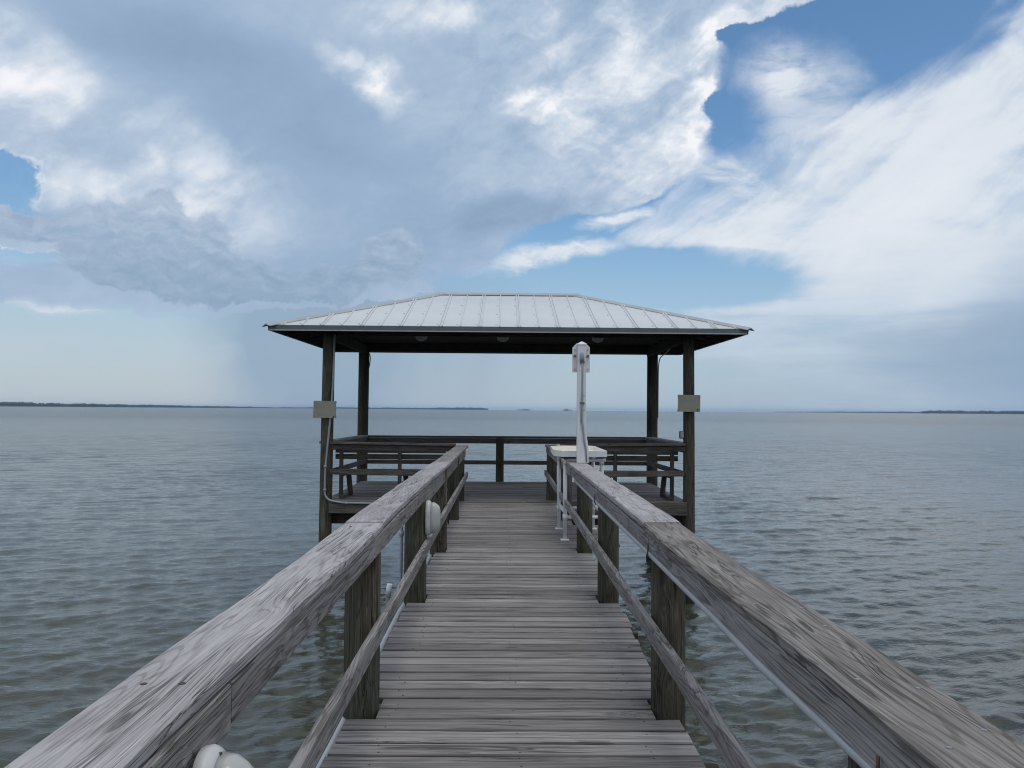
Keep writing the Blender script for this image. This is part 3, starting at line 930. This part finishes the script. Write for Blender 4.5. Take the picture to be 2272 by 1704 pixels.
# flat soffit under the eaves and the dark ceiling
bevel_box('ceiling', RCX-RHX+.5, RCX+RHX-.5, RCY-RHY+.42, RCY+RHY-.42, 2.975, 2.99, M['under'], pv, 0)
for i in range(12):
    x = RCX-RHX+.3+i*(2*RHX-.6)/11
    board('rafter_tail', (x, RCY-RHY+.04, 2.845), (x, 14.12, 2.93), .038, .075, M['under'], pv)
for i in range(9):
    yq = RCY-RHY+.3+i*(2*RHY-.6)/8
    board('rafter_tail', (RCX-RHX+.04, yq, 2.845), (-2.98, yq, 2.94), .038, .075, M['under'], pv, ch=.003)
    board('rafter_tail', (RCX+RHX-.04, yq, 2.845), (3.14, yq, 2.94), .038, .075, M['under'], pv, ch=.003)
for x in (-1.55, -.02, 1.76):
    t = thing('ceiling_light', {-1.55: 'round dim ceiling light under the pavilion roof, nearest the left posts', -.02: 'round dim ceiling light at the middle of the pavilion roof',
              1.76: 'round dim ceiling light under the roof just right of the white post top'}[x], 'light', (x, 15.5, 2.975), 'ceiling lights under the pavilion')
    vs, fs = [], []
    for i, (rr_, zz) in enumerate(((.135, -.0), (.135, -.03), (.12, -.035))):
        for k in range(16): vs.append((rr_*math.cos(k*PI/8), rr_*math.sin(k*PI/8), zz))
    for i in range(2):
        for k in range(16): fs.append((i*16+k, i*16+(k+1) % 16, (i+1)*16+(k+1) % 16, (i+1)*16+k))
    fs.append(tuple(range(32, 48)))
    obj('lamp_base', mesh('lamp_base', vs, fs, M['box']), t, T(x, 15.5, 2.975))
    vs, fs = [], []
    prof = [(.118, 0), (.112, -.04), (.095, -.075), (.065, -.10), (.03, -.112)]
    for rr_, zz in prof:
        for k in range(16): vs.append((rr_*math.cos(k*PI/8), rr_*math.sin(k*PI/8), zz))
    for i in range(4):
        for k in range(16): fs.append((i*16+k, i*16+(k+1) % 16, (i+1)*16+(k+1) % 16, (i+1)*16+k))
    fs.append(tuple(range(64, 80)))
    obj('lamp_dome', mesh('lamp_dome', vs, fs, M['lensdim'], True), t, T(x, 15.5, 2.94))

# ------------------------------------------------------------------ pavilion railing
pr = thing('railing', 'dark timber railing round the pavilion deck with flat cap boards', 'railing', (.08, 16, 0))
W_ = M['shade_wood']
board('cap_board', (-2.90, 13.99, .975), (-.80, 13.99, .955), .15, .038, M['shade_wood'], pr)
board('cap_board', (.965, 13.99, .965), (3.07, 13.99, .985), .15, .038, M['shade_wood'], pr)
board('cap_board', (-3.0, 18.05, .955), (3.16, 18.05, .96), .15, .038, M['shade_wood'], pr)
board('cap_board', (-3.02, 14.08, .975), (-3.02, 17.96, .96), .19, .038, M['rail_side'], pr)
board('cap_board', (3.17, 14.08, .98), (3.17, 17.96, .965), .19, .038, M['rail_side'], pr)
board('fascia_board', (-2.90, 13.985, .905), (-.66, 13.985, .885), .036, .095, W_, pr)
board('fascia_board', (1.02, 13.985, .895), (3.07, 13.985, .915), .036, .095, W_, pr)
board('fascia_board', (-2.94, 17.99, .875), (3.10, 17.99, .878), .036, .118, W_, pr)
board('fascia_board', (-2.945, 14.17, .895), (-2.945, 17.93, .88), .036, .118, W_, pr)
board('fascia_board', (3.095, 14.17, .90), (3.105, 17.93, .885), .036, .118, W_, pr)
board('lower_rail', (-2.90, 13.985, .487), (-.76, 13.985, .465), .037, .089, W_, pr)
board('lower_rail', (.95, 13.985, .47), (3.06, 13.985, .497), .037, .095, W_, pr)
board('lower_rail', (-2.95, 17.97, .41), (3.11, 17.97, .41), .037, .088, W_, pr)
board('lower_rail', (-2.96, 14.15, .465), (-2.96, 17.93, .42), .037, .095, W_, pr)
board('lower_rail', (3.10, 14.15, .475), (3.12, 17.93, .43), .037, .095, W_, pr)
pile('post', -.07, 18.0, -.2, .935, .086, .084, M['pile'], pr, seed=60)

# ------------------------------------------------------------------ benches
def bench(x0, x1, legs, label, mir):
    t = thing('bench', label, 'bench', ((x0+x1)/2, 14.6, 0), 'plank benches against the front pavilion railing')
    for (za, zb) in ((.785, .865), (.675, .765)):
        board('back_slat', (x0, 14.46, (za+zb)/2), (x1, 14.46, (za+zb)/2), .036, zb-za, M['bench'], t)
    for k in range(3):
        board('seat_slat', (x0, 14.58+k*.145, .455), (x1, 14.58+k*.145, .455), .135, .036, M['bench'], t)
    for lx in legs:
        board('back_leg', (lx, 14.43, .02), (lx, 14.41, .90), .058, .085, M['bench'], t, up=(0, 1, 0))
        board('front_leg', (lx+.075*mir, 14.92, .02), (lx+.055*mir, 14.80, .43), .085, .06, M['bench'], t, up=(0, 1, 0))
        board('foot', (lx+.025*mir, 14.33, .03), (lx+.025*mir, 15.02, .03), .085, .05, M['bench'], t)
        board('seat_bearer', (lx+.012*mir, 14.46, .41), (lx+.012*mir, 15.0, .41), .036, .075, M['bench'], t)
    return t
bench(-2.91, -1.0, (-2.80, -1.79), 'dark plank bench at the left of the pavilion, its back to the walkway', 1)
bench(1.15, 3.05, (2.94, 1.95), 'dark plank bench at the right of the pavilion, behind the white table', -1)

# ------------------------------------------------------------------ sign boards
def sign(cx, cz, wd, h, rot, yf, label, knob):
    t = thing('sign_board', label, 'sign', (cx, yf, cz), 'blank plywood boards on the front posts')
    Mx = T(cx, yf, cz) @ Matrix.Rotation(rot, 4, 'Y')
    o = bevel_box('panel', -wd/2, wd/2, -.012, .012, -h/2, h/2, M['ply'], None, .002)
    o.parent = t; o.matrix_basis = WM[t].inverted() @ Mx; WM[o] = Mx
    o2 = bevel_box('batten', -wd/2, wd/2, -.0, .02, -.02, .02, M['plyedge'], None, 0)
    for zz in (-h/2+.02, h/2-.02):
        q = o2 if zz < 0 else o2.copy()
        if q is not o2: COL.objects.link(q)
        q.parent = t; q.matrix_basis = WM[t].inverted() @ Mx @ T(0, .0225, zz)
    vs = []
    k_ = obj('knob', tube_mesh([(0, 0, 0), (0, -.012, 0)], .014, M['black'], 8, 'knob'), t, Mx @ T(knob[0], -.012, knob[1]))
    for sx in (-1, 1):
        obj('screw', tube_mesh([(0, 0, 0), (0, -.003, 0)], .006, M['rust'], 6, 'screw'), t, Mx @ T(sx*(wd/2-.03), -.012, h/2-.03 if sx > 0 else -h/2+.03))
sign(-2.99, 1.533, .375, .285, R(.6), 13.90, 'blank grey plywood panel on the left front post, facing the walkway', (.15, -.12))
sign(3.125, 1.683, .375, .285, R(.8), 13.925, 'blank grey plywood panel on the right front post, facing the walkway', (.14, -.105))

# ------------------------------------------------------------------ electrics
def arc(p, q, r_, n_=7):
    """polyline p -> corner -> q with a rounded corner is built by the caller; helper for quarter bends"""
    return [p]
def bend(pts, r=.12, n_=6):
    out = [Vector(pts[0])]
    for i in range(1, len(pts)-1):
        a, b, c = Vector(pts[i-1]), Vector(pts[i]), Vector(pts[i+1])
        u = (a-b).normalized(); v = (c-b).normalized()
        rr_ = min(r, (a-b).length*.45, (c-b).length*.45)
        for k in range(n_+1):
            t = k/n_
            out.append((b+u*rr_)*(1-t)**2+b*2*t*(1-t)+(b+v*rr_)*t*t)
    out.append(Vector(pts[-1]))
    return out
t = thing('conduit', 'grey conduit down the left front post and along the pavilion rim', 'pipe', (-2.86, 13.9, 0))
tube('pipe', bend([(-2.855, 13.97, 2.8), (-2.875, 13.96, 1.9), (-2.895, 13.925, 1.45), (-2.955, 13.93, .75), (-2.975, 13.925, .5), (-2.975, 13.925, .035), (-2.7, 13.895, -.02), (-.9, 13.895, -.045)], .13), .0165, M['pipe'], t)
tube('coupling', [(-2.975, 13.925, .56), (-2.972, 13.925, .60)], .024, M['pipe'], t)
tube('coupling', [(-2.62, 13.895, -.022), (-2.58, 13.895, -.0225)], .024, M['pipe'], t)
tube('coupling', [(-2.975, 13.925, .17), (-2.975, 13.925, .21)], .023, M['pipe'], t)
t = thing('conduit', 'dark grey conduit rising outside the second visible left post to the light', 'pipe', (-.84, 6.9, 0))
tube('pipe', bend([(-.835, 6.9, .86), (-.835, 6.9, .15), (-.86, 6.86, -.12), (-.88, 6.8, -.5)], .1), .013, M['pipe'], t)
tube('coupling', [(-.835, 6.9, .50), (-.835, 6.9, .545)], .02, M['pipew'], t)
t = thing('conduit', 'pale thin conduit on the fifth left post under the handrail', 'pipe', (-.78, 12.2, 0))
tube('pipe', [(-.80, 11.70, -.2), (-.80, 11.70, .89)], .014, M['pipew'], t)
tube('coupling', [(-.80, 11.70, .4), (-.80, 11.70, .44)], .02, M['pipew'], t)
t = thing('water_pipe', 'white plastic pipe slung along the left edge of the walkway below the planks', 'pipe', (-.80, 6, -.05))
tube('pipe', [(-.815, .8, -.05), (-.815, 2.4, -.055), (-.805, 4.0, -.06), (-.80, 5.49, -.045), (-.80, 6.4, -.035), (-.805, 7.2, -.07), (-.80, 8.7, -.09), (-.79, 9.5, -.055), (-.79, 11, -.06), (-.79, 13.8, -.06)], .021, M['pipew'], t)
tube('coupling', [(-.803, 5.26, -.0475), (-.8, 5.36, -.0465)], .026, M['rust'], t)
for yy in (3.1, 6.6, 9.8, 12.6):
    tube('strap', [(-.80, yy, -.07), (-.80, yy+.03, -.07)], .029, M['zinc'], t)
t = thing('water_pipe', 'capped white pipe stub standing outside the left railing over the water', 'pipe', (-.945, 6.9, -.3))
tube('pipe', [(-.945, 6.95, -.55), (-.945, 6.93, .0), (-.935, 6.92, .09)], .019, M['pipe'], t)
tube('pipe_cap', [(-.944, 6.93, .0), (-.93, 6.915, .10)], .023, M['white'], t)
board('bracket', (-.96, 6.93, -.30), (-.78, 6.93, -.30), .03, .04, M['under'], t)
t = thing('water_pipe', 'white pipe fixed under the right handrail along its inner face', 'pipe', (.80, 5, .79))
tube('pipe', [(.782, -.4, .80), (.782, 1.73, .806), (.784, 2.5, .788), (.784, 3.1, .795), (.784, 4.37, .795), (.784, 6.9, .788), (.784, 9.0, .790)], .0175, M['pipew'], t)
for yy in (1.68, 4.33, 6.85):
    o = tube('strap', [(.7585, yy, .86), (.7565, yy, .80), (.765, yy, .775)], .004, M['rust'], t, 6)
t = thing('outlet_box', 'small grey outlet box on the side of the right front post', 'outlet box', (3.02, 14.03, 1.15))
bevel_box('housing', 2.985, 3.06, 13.99, 14.07, 1.085, 1.215, M['box'], t, .012)
bevel_box('cover', 2.995, 3.05, 13.978, 13.989, 1.10, 1.20, M['zinc'], t, .004)
t = thing('cable', 'thin dark cable looping from the right rear post up into the roof', 'cable', (3.36, 17.9, 2.6))
tube('cord', bend([(3.357, 17.98, 1.4), (3.362, 17.96, 2.68), (3.37, 17.1, 2.765), (3.30, 16.0, 2.86), (3.15, 14.3, 2.90)], .3), .011, M['pipe'], t, 6)
t = thing('cable', 'short dark cable bulging from the top of the left rear post', 'cable', (-2.92, 17.95, 2.7))
tube('cord', bend([(-2.94, 17.93, 2.8), (-2.885, 17.93, 2.68), (-2.90, 17.93, 2.5), (-2.945, 17.94, 2.35)], .1), .012, M['under'], t, 6)

# ------------------------------------------------------------------ bulkhead lights
def bulkhead(y0, label, face_x=-.612, zc=.70, big=1.0):
    t = thing('bulkhead_light', label, 'light', (face_x, y0, zc), 'white oval bulkhead lights on the left posts')
    def oval(hw, hh, n_=28, p=2.6):
        r_ = []
        for k in range(n_):
            a = 2*PI*k/n_
            c, s_ = math.cos(a), math.sin(a)
            r_.append((hw*math.copysign(abs(c)**(2/p), c), hh*math.copysign(abs(s_)**(2/p), s_)))
        return r_
    def loft(name, secs, mt):
        vs_, fs_ = [], []
        for (x_, hw, hh) in secs:
            for (a, b) in oval(hw, hh): vs_.append((x_, a, b))
        n_ = 28
        for i in range(len(secs)-1):
            for k in range(n_):
                fs_.append((i*n_+k, i*n_+(k+1) % n_, (i+1)*n_+(k+1) % n_, (i+1)*n_+k))
        fs_.append(tuple(reversed(range(n_)))); fs_.append(tuple((len(secs)-1)*n_+k for k in range(n_)))
        me = mesh(name, vs_, fs_, mt)
        for p_ in me.polygons: p_.use_smooth = len(p_.vertices) == 4
        return obj(name, me, t, T(face_x, y0, zc))
    loft('backplate', [(0, .074, .142), (.020, .076, .145), (.026, .074, .143), (.034, .070, .138), (.040, .066, .132)], M['plate'])
    loft('lens', [(.0402, .065, .130), (.070, .063, .126), (.092, .054, .111), (.108, .042, .095), (.117, .024, .066), (.119, .008, .03)], M['lens'])
    for s_ in (-1, 1):
        tube('screw', [(face_x+.03, y0, zc+s_*.129), (face_x+.042, y0, zc+s_*.129)], .006, M['rust'], t, 6)
    return t
bulkhead(1.75, 'white oval bulkhead light low on the nearest left post, cut by the bottom edge', face_x=-.622, zc=.70)
bulkhead(6.87, 'white oval bulkhead light on the second visible left post under the handrail', face_x=-.63, zc=.655)

# ------------------------------------------------------------------ cleaning table
ct = thing('cleaning_table', 'white plastic fish-cleaning table straddling the right railing', 'table', (.96, 10.4, 0))
LX = ((.745, 9.93), (.735, 10.86), (1.185, 9.95), (1.18, 10.86))
for (x, yy) in LX:
    lg = tube('leg', [(x, yy, .014), (x, yy, .97)], .024, M['white'], ct, 12)
    tube('coupling', [(x, yy, .24), (x, yy, .31)], .0295, M['white'], lg, 12)
    tube('coupling', [(x, yy, .90), (x, yy, .96)], .0295, M['white'], lg, 12)
    bevel_box('foot_plate', x-.05, x+.05, yy-.05, yy+.05, .0, .014, M['white'], lg, .003)
def st(a, b): tube('stretcher', [a, b], .021, M['white'], ct, 10)
st((.745, 9.93, .275), (1.185, 9.95, .275)); st((.735, 10.86, .275), (1.18, 10.86, .275))
st((.745, 9.93, .33), (.735, 10.86, .33)); st((1.185, 9.95, .33), (1.18, 10.86, .33))
st((.70, 9.92, .955), (1.23, 9.94, .955)); st((.70, 10.86, .955), (1.23, 10.86, .955))
tube('pipe_end', [(.738, 9.86, .985), (.738, 9.895, .985)], .02, M['black'], ct, 10)
oct_ = [(.70, 9.84), (1.225, 9.84), (1.225, 11.15), (1.19, 11.20), (.78, 11.20), (.64, 11.02), (.62, 10.05)]
vs = [(x, y_, 1.0) for x, y_ in oct_]+[(x, y_, 1.018) for x, y_ in oct_]
nn = len(oct_)
fs = [tuple(reversed(range(nn))), tuple(nn+i for i in range(nn))]+[(i, (i+1) % nn, nn+(i+1) % nn, nn+i) for i in range(nn)]
obj('table_top', mesh('table_top', [(x-.96, y_-10.4, z-1) for x, y_, z in vs], fs, M['cream']), ct, T(.96, 10.4, 1))
for i in range(nn):
    a, b = oct_[i], oct_[(i+1) % nn]
    mt = M['white'] if i in (0, 1) else M['cream']
    board('rim', (a[0], a[1], 1.035), (b[0], b[1], 1.035), .018, .075, mt, ct, ch=.003)

# ------------------------------------------------------------------ white post on the rail
wp = thing('white_post', 'square white post with a pointed cap and side board standing on the right handrail', 'post', (.91, 9.62, .94))
def sq(zs):
    vs_, fs_ = [], []
    for (z_, hw, cx, ext) in zs:
        vs_ += [(cx-hw, -hw, z_), (cx+hw+ext, -hw, z_), (cx+hw+ext, hw, z_), (cx-hw, hw, z_)]
    for i in range(len(zs)-1):
        for k in range(4):
            fs_.append((i*4+k, i*4+(k+1) % 4, (i+1)*4+(k+1) % 4, (i+1)*4+k))
    fs_.append((3, 2, 1, 0)); fs_.append(tuple((len(zs)-1)*4+k for k in range(4)))
    return vs_, fs_
vs, fs = sq([(.007, .051, 0, 0), (1.37, .049, 0, 0)])
obj('shaft', mesh('shaft', vs, fs, M['white']), wp, T(.905, 9.62, .94))
vs, fs = sq([(0, .054, 0, 0), (.012, .054, 0, 0), (.035, .018, 0, 0), (.042, .004, 0, 0)])
obj('cap', mesh('cap', vs, fs, M['white']), wp, T(.905, 9.62, 2.31))
# side board with clipped top corners, fixed behind the shaft
def prism(prof, y0_, y1_):
    n_ = len(prof)
    vs_ = [(x, y0_, z_) for x, z_ in prof]+[(x, y1_, z_) for x, z_ in prof]
    fs_ = [tuple(range(n_)), tuple(n_+i for i in reversed(range(n_)))]+[(i, n_+i, n_+(i+1) % n_, (i+1) % n_) for i in range(n_)]
    return vs_, [tuple(reversed(f)) for f in fs_]
vs, fs = prism([(-.103, -.165), (.103, -.165), (.100, .13), (.052, .175), (-.052, .175), (-.102, .125)], -.012, .012)
pl = obj('side_board', mesh('side_board', vs, fs, M['white']), wp, T(.905, 9.685, 2.16))
for (sx, sz) in ((-.075, .1), (.075, .1), (-.075, -.13), (.075, -.13)):
    tube('bolt', [(.905+sx, 9.672, 2.16+sz), (.905+sx, 9.664, 2.16+sz)], .008, M['zinc'], pl, 8)
for sx in (-.077, .077):
    tube('bolt', [(.905+sx, 9.672, 2.185), (.905+sx, 9.655, 2.185)], .016, M['box'], pl, 8)
# hose that leaves an oval fitting and runs down the front of the post
tube('fitting', [(.905, 9.561, 2.12), (.905, 9.553, 2.15), (.905, 9.553, 2.20), (.905, 9.561, 2.225)], [.022, .027, .025, .014], M['pipe'], wp, 10)
tube('hose', bend([(.906, 9.555, 2.13), (.908, 9.556, 1.9), (.908, 9.556, 1.5), (.915, 9.556, 1.36), (.935, 9.556, 1.20), (.957, 9.565, 1.10), (.962, 9.575, .96)], .12), [.010]*0 or .0115, M['pipe'], wp, 8)
tube('tube', [(.893, 9.560, 2.08), (.893, 9.560, 1.4)], .006, M['white'], wp, 8)
for zz in (1.635, 2.11):
    bevel_box('clamp', .882, .935, 9.540, 9.566, zz-.012, zz+.012, M['box'], wp, .003)
for (xx, zz) in ((.93, 1.72), (.932, 1.55), (.885, 2.01)):
    tube('screw', [(xx, 9.571, zz), (xx, 9.565, zz)], .006, M['box'], wp, 6)
# swollen boot at the foot of the post
vs, fs = [], []
secs = [(.0, .053, .088), (.12, .053, .088), (.24, .053, .072), (.36, .053, .054)]
for (z_, l_, r_) in secs:
    for k in range(14):
        a = 2*PI*k/14
        x = math.cos(a)*(r_ if math.cos(a) > 0 else l_)
        vs.append((x, math.sin(a)*.058, z_))
for i in range(3):
    for k in range(14): fs.append((i*14+k, i*14+(k+1) % 14, (i+1)*14+(k+1) % 14, (i+1)*14+k))
fs.append(tuple(reversed(range(14)))); fs.append(tuple(42+k for k in range(14)))
obj('boot', mesh('boot', vs, fs, M['white'], False), wp, T(.908, 9.62, .9462))

# ------------------------------------------------------------------ haze over the bay
hb = 9300
hz_me = boxes_mesh([(-hb, hb, -hb, hb, WATER_Z-3.2, 22.0)], None, 'haze')
hz_me.materials.clear()
hm = bpy.data.materials.new('haze_air')
hm.use_nodes = True
ht = hm.node_tree
ht.nodes.clear()
pvn = ht.nodes.new('ShaderNodeVolumePrincipled')
pvn.inputs['Color'].default_value = (.44, .66, .95, 1)
pvn.inputs['Density'].default_value = 7.5e-5
pvn.inputs['Anisotropy'].default_value = .2
ho = ht.nodes.new('ShaderNodeOutputMaterial')
ht.links.new(pvn.outputs[0], ho.inputs['Volume'])
hz_me.materials.append(hm)
hzo = obj('haze', hz_me)
tag(hzo, 'thin blue haze over the open bay', 'haze', None, 'stuff')
